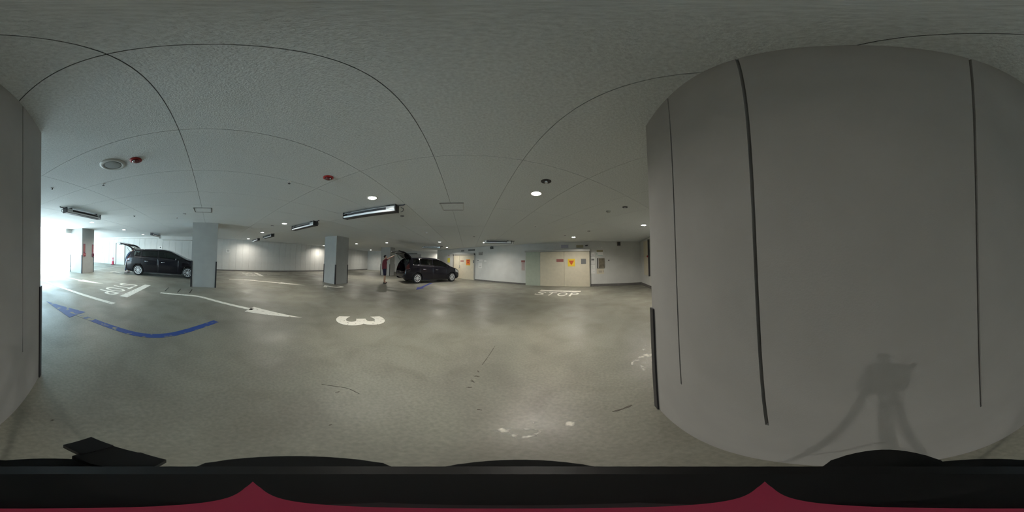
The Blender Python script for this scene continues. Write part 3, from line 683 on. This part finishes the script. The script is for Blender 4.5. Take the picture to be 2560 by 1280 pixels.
def section(x):
    zt, z0, w = ZT(x), ZB(x), WW(x); zb = min(BT(x), zt - .07); zr = max(zb + .02, zt - .05)
    wr = w - .02 - .20 * max(0, zt - zb - .07) / .5
    lo = [(w - .13, z0), (w - .035, z0 + .07), (w - .008, z0 + .30 * (zb - z0)), (w, z0 + .62 * (zb - z0)), (w - .012, z0 + .85 * (zb - z0)), (w - .03, zb)]
    up = [(w - .03, zb), (w - .04 - (w - .04 - wr) * .30, zb + (zr - zb) * .38), (w - .04 - (w - .04 - wr) * .66, zb + (zr - zb) * .74), (wr, zr)]
    rf = [(wr, zr), (wr - .055, zt - .022), (wr * .62, zt - .006), (wr * .3, zt), (0, zt)]
    S = []
    for i in range(NL): S.append(('L', i / NL, lerp_pts(lo, i / NL)))
    for i in range(NU): S.append(('U', i / NU, lerp_pts(up, i / NU)))
    for i in range(NR + 1): S.append(('R', i / NR, lerp_pts(rf, i / NR)))
    return S
XR, XF = .90, 3.68
RW = .315
def build_car():
    xs = list(np.linspace(0, .56, 26)) + list(np.linspace(.56, 3.9, 130))[1:] + list(np.linspace(3.9, CL, 34))[1:]
    secs = [section(x) for x in xs]
    parts = {}; hole = set()
    def classify(x, seg, t, y, z, zt, zb):
        if seg == 'L':
            for xw in (XR, XF):
                if (x - xw) ** 2 + (z - RW) ** 2 < .352 ** 2: return None
            if x < .36 and t > .76: return 'tail_light'
            if 3.98 < x < 4.44 and t > .66: return 'headlight'
            if t > .10:
                if 2.05 < x < 3.16: return 'front_door'
                if 1.10 < x < 2.02: return 'rear_door'
            return 'body'
        if seg == 'U':
            if x < .36 and t < .5: return 'tail_light'
            if zt - zb > .17 and .14 < t < .86:
                if .60 < x < 1.02: return 'quarter_window'
                if 1.10 < x < 2.00: return 'rear_side_window'
                if 2.06 < x < 3.22: return 'front_side_window'
            return 'body'
        if .055 < x < .50: return 'tailgate' if not (.15 < x < .40 and t > .22) else 'rear_window'
        if 2.52 < x < 3.62 and t > .10: return 'windshield'
        return 'body'
    for i in range(len(xs) - 1):
        A, B = secs[i], secs[i + 1]
        for k in range(len(A) - 1):
            seg, t = A[k][0], (A[k][1] + (A[k + 1][1] if A[k + 1][0] == A[k][0] else 1)) / 2
            q = [(xs[i], *A[k][2]), (xs[i + 1], *B[k][2]), (xs[i + 1], *B[k + 1][2]), (xs[i], *A[k + 1][2])]
            cx = sum(p[0] for p in q) / 4; cy = sum(p[1] for p in q) / 4; cz = sum(p[2] for p in q) / 4
            zt = ZT(cx); zb = min(BT(cx), zt - .07)
            nm = classify(cx, seg, t, cy, cz, zt, zb)
            if nm is None:
                for p in q: hole.add((round(p[0], 4), round(p[1], 4), round(p[2], 4)))
                continue
            for s in (-1, 1):
                key = (nm, s) if nm in ('tail_light', 'headlight', 'front_door', 'rear_door', 'quarter_window', 'rear_side_window', 'front_side_window') else (nm, 0)
                Q = [(p[0], s * p[1], p[2]) for p in q]
                if s < 0: Q = Q[::-1]
                parts.setdefault(key, []).append(Q)
    # pull the ragged edge of the wheel openings onto a true circle
    def snap(p):
        if (round(p[0], 4), round(abs(p[1]), 4), round(p[2], 4)) not in hole: return p
        xw = XR if abs(p[0] - XR) < 1 else XF
        d = math.hypot(p[0] - xw, p[2] - RW)
        if d < .3 or d > .40: return p
        return (xw + (p[0] - xw) * .352 / d, p[1], RW + (p[2] - RW) * .352 / d)
    for key in parts: parts[key] = [[snap(p) for p in Q] for Q in parts[key]]
    # end caps of nose and tail
    for ii, rev in ((0, True), (len(xs) - 1, False)):
        prof = [(xs[ii], p[2][0], p[2][1]) for p in secs[ii]]
        loop = prof + [(x, -y, z) for x, y, z in prof[::-1][1:]]
        parts[('body', 0)].append(loop[::-1] if rev else loop)
    return parts
def quads_mesh(name, quads, m, shrink=1.0, thick=.012, smooth=True):
    bm = bmesh.new(); cache = {}
    for Q in quads:
        vs = []
        for p in Q:
            k = (round(p[0], 4), round(p[1], 4), round(p[2], 4))
            if k not in cache: cache[k] = bm.verts.new(p)
            if cache[k] not in vs: vs.append(cache[k])
        if len(vs) >= 3:
            try: bm.faces.new(vs)
            except ValueError: pass
    bm.normal_update()
    if shrink != 1.0:
        c = Vector((0, 0, 0))
        for v in bm.verts: c += v.co
        c /= len(bm.verts)
        for v in bm.verts:
            if v.is_boundary: v.co = c + (v.co - c) * shrink
    # give the sheet real thickness
    ret = bmesh.ops.solidify(bm, geom=list(bm.faces), thickness=thick)
    bmesh.ops.recalc_face_normals(bm, faces=bm.faces)
    me = bpy.data.meshes.new(name); bm.to_mesh(me); bm.free(); me.materials.append(m)
    if smooth:
        for p in me.polygons: p.use_smooth = True
    return me
CAR_PARTS = build_car()
def make_car(label):
    t = thing('minivan', label, 'car', (0, 0, 0), 0, 'dark minivans with open tailgates')
    mats = {'body': M_car, 'tail_light': M_tail, 'headlight': M_head, 'front_door': M_car, 'rear_door': M_car, 'windshield': M_glass, 'quarter_window': M_glass, 'rear_side_window': M_glass, 'front_side_window': M_glass}
    for (nm, s), Q in CAR_PARTS.items():
        if nm in ('tailgate', 'rear_window'): continue
        me = quads_mesh(nm, Q, mats[nm], .9945 if 'door' in nm else 1.0, .012 if nm == 'body' else .008)
        link(nm, me, t)
    # tailgate swung up about its hinge at the roof edge
    hinge = Vector((.50, 0, ZT(.50))); ang = math.radians(84)
    gate = bpy.data.objects.new('tailgate', quads_mesh('tailgate', CAR_PARTS[('tailgate', 0)], M_car, 1, .075)); COL.objects.link(gate); gate.parent = t
    rg = bpy.data.objects.new('rear_window', quads_mesh('rear_window', CAR_PARTS[('rear_window', 0)], M_glass, 1, .008)); COL.objects.link(rg); rg.parent = gate
    gate.matrix_local = Matrix.Translation(hinge) @ Matrix.Rotation(ang, 4, 'Y') @ Matrix.Translation(-hinge)
    obj('number_plate', MB().box((.075, 0, .82), (.012, .33, .165), Matrix.Rotation(-.15, 3, 'Y')), M_paper, gate)
    for s in (-1, 1):
        obj('gas_strut', MB().tube([(.42, s * .56, 1.18), (.02, s * .52, 1.66)], .011, 6), M_dark, t)
    # wheels
    for xw in (XR, XF):
        for s in (-1, 1):
            w = bpy.data.objects.new('wheel', MB().lathe([(.21, -.10), (.235, -.108), (.285, -.105), (.308, -.08), (.315, -.04), (.315, .04), (.308, .08), (.285, .105), (.235, .108), (.21, .10)], n=40, axis='Y', cap=False).mesh('tyre', M_tyre, True)); COL.objects.link(w); w.parent = t
            w.location = (xw, s * .765, RW); w.rotation_euler = (0, 0, 0 if s > 0 else PI)
            obj('rim_lip', MB().lathe([(.222, .085), (.222, .103), (.212, .107), (.196, .098), (.190, .085)], n=40, axis='Y', cap=False), M_rim, w, smooth=True)
            obj('brake_disc', MB().lathe([(.20, .02), (.20, .03)], n=32, axis='Y'), M_dark, w)
            obj('hub_cap', MB().lathe([(.055, .07), (.055, .098), (.03, .104)], n=20, axis='Y'), M_rim, w, smooth=True)
            for k in range(10):
                a = 2 * PI * k / 10; mb = MB(); ca, sa = math.cos(a), math.sin(a)
                P = []
                for yy in (.075, .094):
                    for r, hw in ((.045, .012), (.2, .021)):
                        for e in (-1, 1): P.append((r * ca - e * hw * sa, yy + (.006 if r > .1 else 0), r * sa + e * hw * ca))
                mb.add(P, [(0, 1, 3, 2), (4, 6, 7, 5), (0, 4, 5, 1), (2, 3, 7, 6), (0, 2, 6, 4), (1, 5, 7, 3)])
                obj('spoke', mb, M_rim, w)
            # arch liner and lip
            mb = MB(); n = 28
            for rr, ya, yb in ((.35, .40, .872),):
                V = []; F = []
                for k in range(n + 1):
                    a = math.radians(-18) + (PI + math.radians(36)) * k / n
                    for yy in (ya, yb): V.append((rr * math.cos(a), s * yy, rr * math.sin(a)))
                    for yy in (ya, yb): V.append(((rr + .016) * math.cos(a), s * yy, (rr + .016) * math.sin(a)))
                for k in range(n):
                    o0, o1 = 4 * k, 4 * (k + 1)
                    F += [(o0, o1, o1 + 1, o0 + 1), (o0 + 2, o0 + 3, o1 + 3, o1 + 2), (o0 + 1, o1 + 1, o1 + 3, o0 + 3), (o0, o0 + 2, o1 + 2, o1)]
                mb.add(V, F)
            wl = (WW(xw) - .878)
            ar = obj('wheel_arch', mb, M_guard, t, smooth=False); ar.location = (xw, s * wl, RW)
    for s in (-1, 1):
        for x, nmz in ((1.28, .86), (2.22, .83)):
            obj('door_handle', MB().tube([(x, s * .872, nmz), (x + .02, s * .90, nmz), (x + .2, s * .90, nmz - .005), (x + .22, s * .872, nmz - .005)], .014, 8), M_chrome, t, smooth=True)
        mr = obj('side_mirror', MB().box((3.08, s * .985, 1.05), (.10, .2, .13)), M_car, t, bevel=.03)
        obj('mirror_glass', MB().box((3.03, s * .985, 1.05), (.006, .16, .095)), M_chrome, mr); obj('mirror_arm', MB().box((3.09, s * .90, .99), (.05, .1, .035)), M_car, mr)
        obj('sill_trim', MB().box((2.28, s * .80, .235), (2.0, .06, .05)), M_dark, t, bevel=.008)
        obj('belt_trim', MB().tube([(x, s * (WW(x) - .022), min(BT(x), ZT(x) - .07) + .012) for x in np.linspace(.62, 3.2, 14)], .008, 6), M_dark, t)
    # interior
    obj('cabin_floor', MB().box((2.2, 0, .30), (3.9, 1.40, .06)), M_seat, t); obj('load_floor', MB().box((.56, 0, .62), (.9, 1.10, .05)), M_seat, t)
    for x in (.98, 1.75, 2.55):
        for s in (-1, 1):
            st = obj('seat', MB().box((x, s * .36, .62), (.5, .5, .16)), M_seat, t, bevel=.04)
            obj('backrest', MB().box((x - .27, s * .36, .92), (.16, .48, .62), Matrix.Rotation(-.22, 3, 'Y')), M_seat, st, bevel=.05)
            obj('headrest', MB().box((x - .36, s * .36, 1.28), (.1, .26, .16), Matrix.Rotation(-.22, 3, 'Y')), M_seat, st, bevel=.03)
    obj('dashboard', MB().box((3.28, 0, .86), (.5, 1.36, .24)), M_seat, t, bevel=.05)
    sw = MB()
    ring = [(3.0 - .06 * math.sin(a), -.36 + .18 * math.cos(a), .96 + .17 * math.sin(a)) for a in np.linspace(0, 2 * PI, 24)]
    obj('steering_wheel', sw.tube(ring, .014, 6), M_dark, t)
    obj('grille', MB().box((4.565, 0, .42), (.04, .8, .14)), M_dark, t, bevel=.01); obj('bumper_insert', MB().box((.03, 0, .40), (.05, 1.15, .10)), M_dark, t, bevel=.01)
    obj('roof_spoiler', MB().box((.54, 0, 1.53), (.12, 1.02, .03)), M_car, t, bevel=.01)
    obj('tow_reflector', MB().box((.10, -.70, .44), (.02, .09, .05), Matrix.Rotation(.6, 3, 'Z')), M_head, t)
    return t
car1 = make_car('dark minivan with open tailgate parked behind the near column')
car2 = copy_tree(car1)
car2['label'] = 'dark minivan with open tailgate being loaded by a person in red'
def place_car(c, axle, heading, sz):
    f = Vector((math.cos(heading), math.sin(heading))); p = Vector(axle) - f * XR
    c.location = (p.x, p.y, 0); c.rotation_euler = (0, 0, heading); c.scale = (1, 1, sz)
t1 = Vector((-.771, .637)); n1 = Vector((-.637, -.771))
ax1 = Vector((-3.05, -8.71)) + n1 * .84
place_car(car1, ax1, math.atan2(t1.y, t1.x), .96)
ax2 = Vector((-9.07 - .84, 4.72)); place_car(car2, ax2, PI / 2, 1.06)

# ------------------------------------------------------------------ people
def skin_mesh(name, verts, edges, m, root=0, sub=2):
    me = bpy.data.meshes.new(name); me.from_pydata([v[:3] for v in verts], edges, [])
    o = bpy.data.objects.new(name, me); COL.objects.link(o)
    md = o.modifiers.new('s', 'SKIN'); md.use_smooth_shade = True
    for i, v in enumerate(verts):
        sv = me.skin_vertices[0].data[i]; r = v[3]; sv.radius = (r, v[4] if len(v) > 4 else r); sv.use_root = (i == root)
    sb = o.modifiers.new('d', 'SUBSURF'); sb.levels = sub; sb.render_levels = sub
    dg = bpy.context.evaluated_depsgraph_get(); nm = bpy.data.meshes.new_from_object(o.evaluated_get(dg)); bpy.data.objects.remove(o)
    nm.name = name; nm.materials.clear(); nm.materials.append(m)
    for p in nm.polygons: p.use_smooth = True
    return nm
def person(label, loc, rz, J, shirt, lower, shoe, long_leg, scale=1.0):
    """J: joint dictionary, x right, y forward, z up"""
    t = thing('person', label, 'person', loc, rz)
    V = []; E = []; ix = {}
    def add(k, p, r, par=None):
        ix[k] = len(V); V.append((*p, r))
        if par is not None: E.append((ix[par], ix[k]))
    add('pelvis', J['pelvis'], .105); add('waist', J['waist'], .115, 'pelvis'); add('chest', J['chest'], .145, 'waist'); add('collar', J['collar'], .085, 'chest'); add('neck', J['neck'], .052, 'collar')
    add('jaw', J['jaw'], .068, 'neck'); add('brow', J['brow'], .088, 'jaw'); add('crown', J['crown'], .070, 'brow')
    h = Vector(J['brow']); f = Vector((0, 1, 0))
    add('nose', tuple(h + Vector((0, .095, -.035))), .014, 'brow')
    for s in (-1, 1):
        add('ear%d' % s, (h.x + s * .085, h.y - .005, h.z - .03), .016, 'brow')
        k = 'R' if s > 0 else 'L'
        sh, el, wr = [Vector(J[n + k]) for n in ('shoulder', 'elbow', 'wrist')]
        add('sh' + k, sh, .062, 'collar'); add('ua' + k, (sh + el) / 2, .046, 'sh' + k); add('el' + k, el, .038, 'ua' + k); add('fa' + k, (el * .6 + wr * .4), .036, 'el' + k); add('wr' + k, wr, .026, 'fa' + k)
        d = (wr - el).normalized(); side = Vector((1, 0, 0)); side = (side - d * side.dot(d)).normalized(); up = side.cross(d)
        palm = wr + d * .06; add('palm' + k, palm, .032, 'wr' + k)
        for q, (off, ln) in enumerate(((-.028, .070), (-.009, .082), (.010, .078), (.028, .062))):
            b0 = palm + d * .035 + side * off; b1 = b0 + d * ln * .55; b2 = b1 + (d * .7 - up * .7) * ln * .5
            add('f%d0%s' % (q, k), b0, .0105, 'palm' + k); add('f%d1%s' % (q, k), b1, .0095, 'f%d0%s' % (q, k)); add('f%d2%s' % (q, k), b2, .0085, 'f%d1%s' % (q, k))
        tb = palm - side * s * .035 + d * .005; add('th0' + k, tb, .012, 'palm' + k); add('th1' + k, tb + (d * .7 - side * s * .6) * .045, .010, 'th0' + k)
        hp, kn, an, to = [Vector(J[n + k]) for n in ('hip', 'knee', 'ankle', 'toe')]
        add('hp' + k, hp, .070, 'pelvis'); add('tm' + k, (hp + kn) / 2, .070, 'hp' + k); add('kn' + k, kn, .055, 'tm' + k); add('cf' + k, kn * .65 + an * .35, .057, 'kn' + k); add('an' + k, an, .036, 'cf' + k)
        add('to' + k, to, .030, 'an' + k)
    link('body', skin_mesh('body', V, E, M_skin), t)
    # shirt
    pv = Vector(J['pelvis']); v = [(pv.x, pv.y, pv.z - .14, .165), (pv.x, pv.y, pv.z - .02, .165), (*J['waist'], .152), (*J['chest'], .168), (*J['collar'], .098)]; e = [(0, 1), (1, 2), (2, 3), (3, 4)]
    for k in 'RL':
        sh, el = Vector(J['shoulder' + k]), Vector(J['elbow' + k]); n0 = len(v)
        v += [(*sh, .076), (*(sh * .62 + el * .38), .066), (*(sh * .4 + el * .6), .062)]; e += [(4, n0), (n0, n0 + 1), (n0 + 1, n0 + 2)]
    link('shirt', skin_mesh('shirt', v, e, shirt), t)
    v = [(J['pelvis'][0], J['pelvis'][1], J['pelvis'][2] + .10, .148), (J['pelvis'][0], J['pelvis'][1], J['pelvis'][2] - .02, .152)]; e = [(0, 1)]
    for k in 'RL':
        hp, kn, an = [Vector(J[n + k]) for n in ('hip', 'knee', 'ankle')]; n0 = len(v)
        v += [(*hp, .132), (*((hp + kn) / 2), .112), (*(kn - (hp - kn) * .06), .102)]; e += [(1, n0), (n0, n0 + 1), (n0 + 1, n0 + 2)]
        if long_leg: v += [(*((kn + an) / 2), .075), (*(an + Vector((0, 0, .02))), .062)]; e += [(n0 + 2, n0 + 3), (n0 + 3, n0 + 4)]
    link('trousers' if long_leg else 'shorts', skin_mesh('lower', v, e, lower, 1), t)
    for k in 'RL':
        an, to = Vector(J['ankle' + k]), Vector(J['toe' + k])
        link('shoe', skin_mesh('shoe', [(an.x, an.y - .05, .042, .040), (an.x, an.y + .02, .045, .046), (*(to * .5 + an * .5).to_2d(), .04, .044), (to.x, to.y + .02, .032, .034)], [(0, 1), (1, 2), (2, 3)], shoe, 1), t)
    b, c = Vector(J['brow']), Vector(J['crown'])
    hm = MB(); nu, nv = 20, 14; cz = b.z + .005
    for iv in range(nv + 1):
        th = PI * iv / nv
        for iu in range(nu):
            ph = 2 * PI * iu / nu; x, y, z = math.sin(th) * math.cos(ph), math.sin(th) * math.sin(ph), math.cos(th)
            if y > 0: y *= .62 if z < .45 else .95      # flat in front, where the face is
            hm.v.append((b.x + .094 * x, b.y - .022 + .098 * y - (.03 if z < .3 and y > 0 else 0), cz + .105 * z + (.02 if z < -.4 else 0)))
    for iv in range(nv):
        for iu in range(nu): hm.f.append((iv * nu + iu, iv * nu + (iu + 1) % nu, (iv + 1) * nu + (iu + 1) % nu, (iv + 1) * nu + iu))
    obj('hair', hm, M_hair, t, smooth=True)
    for s in (-1, 1):
        obj('eye', MB().lathe([(.002, -.008), (.007, -.004), (.007, .004), (.002, .006)], (b.x + s * .032, b.y + .083, b.z - .005), 10, 'Y'), M_paper, t)
        obj('pupil', MB().lathe([(.005, .0), (.005, .003)], (b.x + s * .032, b.y + .0905, b.z - .005), 8, 'Y'), M_ink, t)
    obj('mouth', MB().box((b.x, b.y + .068, b.z - .085), (.045, .012, .008)), M_redsign, t)
    t.scale = (scale,) * 3
    return t
J2 = dict(pelvis=(0, 0, .95), waist=(0, -.01, 1.10), chest=(0, .0, 1.28), collar=(0, .01, 1.42), neck=(0, .02, 1.48), jaw=(0, .045, 1.545), brow=(0, .045, 1.62), crown=(0, .03, 1.665),
  shoulderR=(.165, .01, 1.41), elbowR=(.19, .24, 1.53), wristR=(.17, .47, 1.66), shoulderL=(-.165, .01, 1.41), elbowL=(-.19, .24, 1.53), wristL=(-.17, .47, 1.66),
  hipR=(.09, 0, .89), kneeR=(.10, .02, .50), ankleR=(.115, -.02, .085), toeR=(.125, .12, .035), hipL=(-.09, 0, .89), kneeL=(-.11, .05, .50), ankleL=(-.125, .06, .085), toeL=(-.14, .20, .035))
person('person in dark red shirt and navy shorts reaching up to an open tailgate', (-9.50, 2.70, 0), math.radians(-8), J2, M_shirt, M_short, M_shoe, False, 1.0)
J1 = dict(J2); J1.update(pelvis=(0, .06, .93), waist=(0, .13, 1.08), chest=(0, .26, 1.22), collar=(0, .35, 1.32), neck=(0, .39, 1.37), jaw=(0, .43, 1.42), brow=(0, .45, 1.49), crown=(0, .44, 1.53),
  shoulderR=(.165, .34, 1.31), elbowR=(.2, .37, 1.08), wristR=(.14, .52, .97), shoulderL=(-.165, .34, 1.31), elbowL=(-.2, .37, 1.08), wristL=(-.14, .52, .97), hipR=(.09, .05, .87), hipL=(-.09, .05, .87), kneeR=(.1, .05, .48), kneeL=(-.1, .06, .48))
rear1 = ax1 - t1 * XR
p1 = rear1 - t1 * .20 - n1 * .02
person('person in dark clothes bending into the boot of the minivan by the exit', (p1.x, p1.y, 0), math.atan2(t1.y, t1.x) - PI / 2, J1, M_shirtb, M_trou, M_shoep, True, .97)

# ------------------------------------------------------------------ tripod and panoramic camera under the lens (built in the tilted camera frame)
TF = Matrix.Translation((0, 0, HF)) @ RC.to_4x4()
def tri_thing(name, label, cat):
    t = thing(name, label, cat); t.matrix_world = TF; return t
def pol(px, py, depth):
    """direction of a panorama azimuth/elevation below the lens at a given depth, in the tripod frame"""
    az = (px / 2560 - .5) * 2 * PI; r = depth * math.tan(math.radians((1280 - py) * 180 / 1280)); return (r * math.sin(az), r * math.cos(az))
camera_t = tri_thing('panoramic_camera', 'slim pink panoramic camera on top of the tripod', 'camera')
az0 = (632 / 2560 - .5) * 2 * PI; RB = Matrix.Rotation(-az0, 3, 'Z')
CAMSH = MB().prism([tuple((RB @ Vector((x, y, 0))).to_2d()) for x, y in [(0, .0205), (.0008, .016), (.0014, .010), (.0021, .004), (.0023, 0), (.0021, -.004), (.0014, -.010), (.0008, -.016), (0, -.0205), (-.0008, -.016), (-.0014, -.010), (-.0021, -.004), (-.0023, 0), (-.0021, .004), (-.0014, .010), (-.0008, .016)]], -.138, -.108)
obj('camera_shell', CAMSH, M_pink, camera_t)
obj('shutter_button', MB().box(RB @ Vector((.0035, 0, -.125)), (.003, .010, .010), RB), M_dark, camera_t)
tripod = tri_thing('camera_tripod', 'black tripod standing under the panoramic camera', 'tripod')
obj('head_plate', MB().lathe([(.036, -.152), (.0445, -.155), (.0445, -.166), (.034, -.172)], n=48), M_blackp, tripod)
obj('mount_screw', MB().lathe([(.008, -.136), (.008, -.153)], n=12), M_blackp, tripod)
obj('collar', MB().lathe([(.030, -.17), (.040, -.18), (.052, -.20), (.058, -.215), (.058, -.235), (.03, -.25)], n=40), M_blackp, tripod, smooth=True)
for px, wdt, ytop in ((735, 350, 1140), (1300, 320, 1149), (2215, 210, 1124), (2480, 330, 1147), (120, 330, 1146)):
    x, y = pol(px, ytop, .175); R = math.hypot(x, y); a = math.atan2(y, x); hw = wdt / 2560 * PI * R * 1.05
    mb = MB(); n = 12
    prof = [((R - .030) + .030 * math.sin(PI * (k + .5) / n) ** .38, -hw + 2 * hw * k / (n - 1)) for k in range(n)]
    poly = [(R - .035, -hw)] + prof + [(R - .035, hw)]
    mb.prism([(math.cos(a) * u - math.sin(a) * v, math.sin(a) * u + math.cos(a) * v) for u, v in poly], -.215, -.175)
    obj('shoulder', mb, M_blackp, tripod)
def polyprism(name, pts, depth, th, parent): return obj(name, MB().prism([pol(*p, depth) for p in pts], -depth - th, -depth), M_blackp, parent)
lev = polyprism('lever', [(158, 1112), (228, 1092), (283, 1113), (205, 1134), (195, 1131)], .155, .008, tripod)
polyprism('lever_arm', [(205, 1132), (278, 1113), (345, 1131), (352, 1131), (416, 1149), (358, 1178), (230, 1160), (180, 1140)], .157, .010, tripod)
obj('centre_column', MB().tube([(0, 0, -.24), (0, 0, -.80)], .014, 12), M_blackp, tripod)
inv = TF.inverted()
feet = []
for az in (-80, 22, 138):
    a = math.radians(az); top = Vector((math.sin(a) * .034, math.cos(a) * .034, -.215))
    d = RC @ Vector((math.sin(a), math.cos(a), 0)); d.z = 0; d.normalize()
    nad = RC @ Vector((0, 0, -1)); ctr = Vector((0, 0, HF)) + nad * (HF / -nad.z)
    reach = .31 if az != 138 else .27
    foot = inv @ Vector((ctr.x + d.x * reach, ctr.y + d.y * reach, .012)); feet.append((top, foot))
    mid = top.lerp(foot, .45)
    obj('leg', MB().tube([top, mid], .012, 10), M_blackp, tripod); obj('lower_leg', MB().tube([mid, foot], .009, 10), M_blackp, tripod)
    obj('leg_clamp', MB().tube([top.lerp(foot, .43), top.lerp(foot, .47)], .016, 10), M_blackp, tripod)
    obj('rubber_foot', MB().tube([foot + (top - foot).normalized() * .04, foot], .013, 10), M_tyre, tripod)
    obj('spreader', MB().tube([(0, 0, -.62), top.lerp(foot, .55)], .005, 6), M_blackp, tripod)
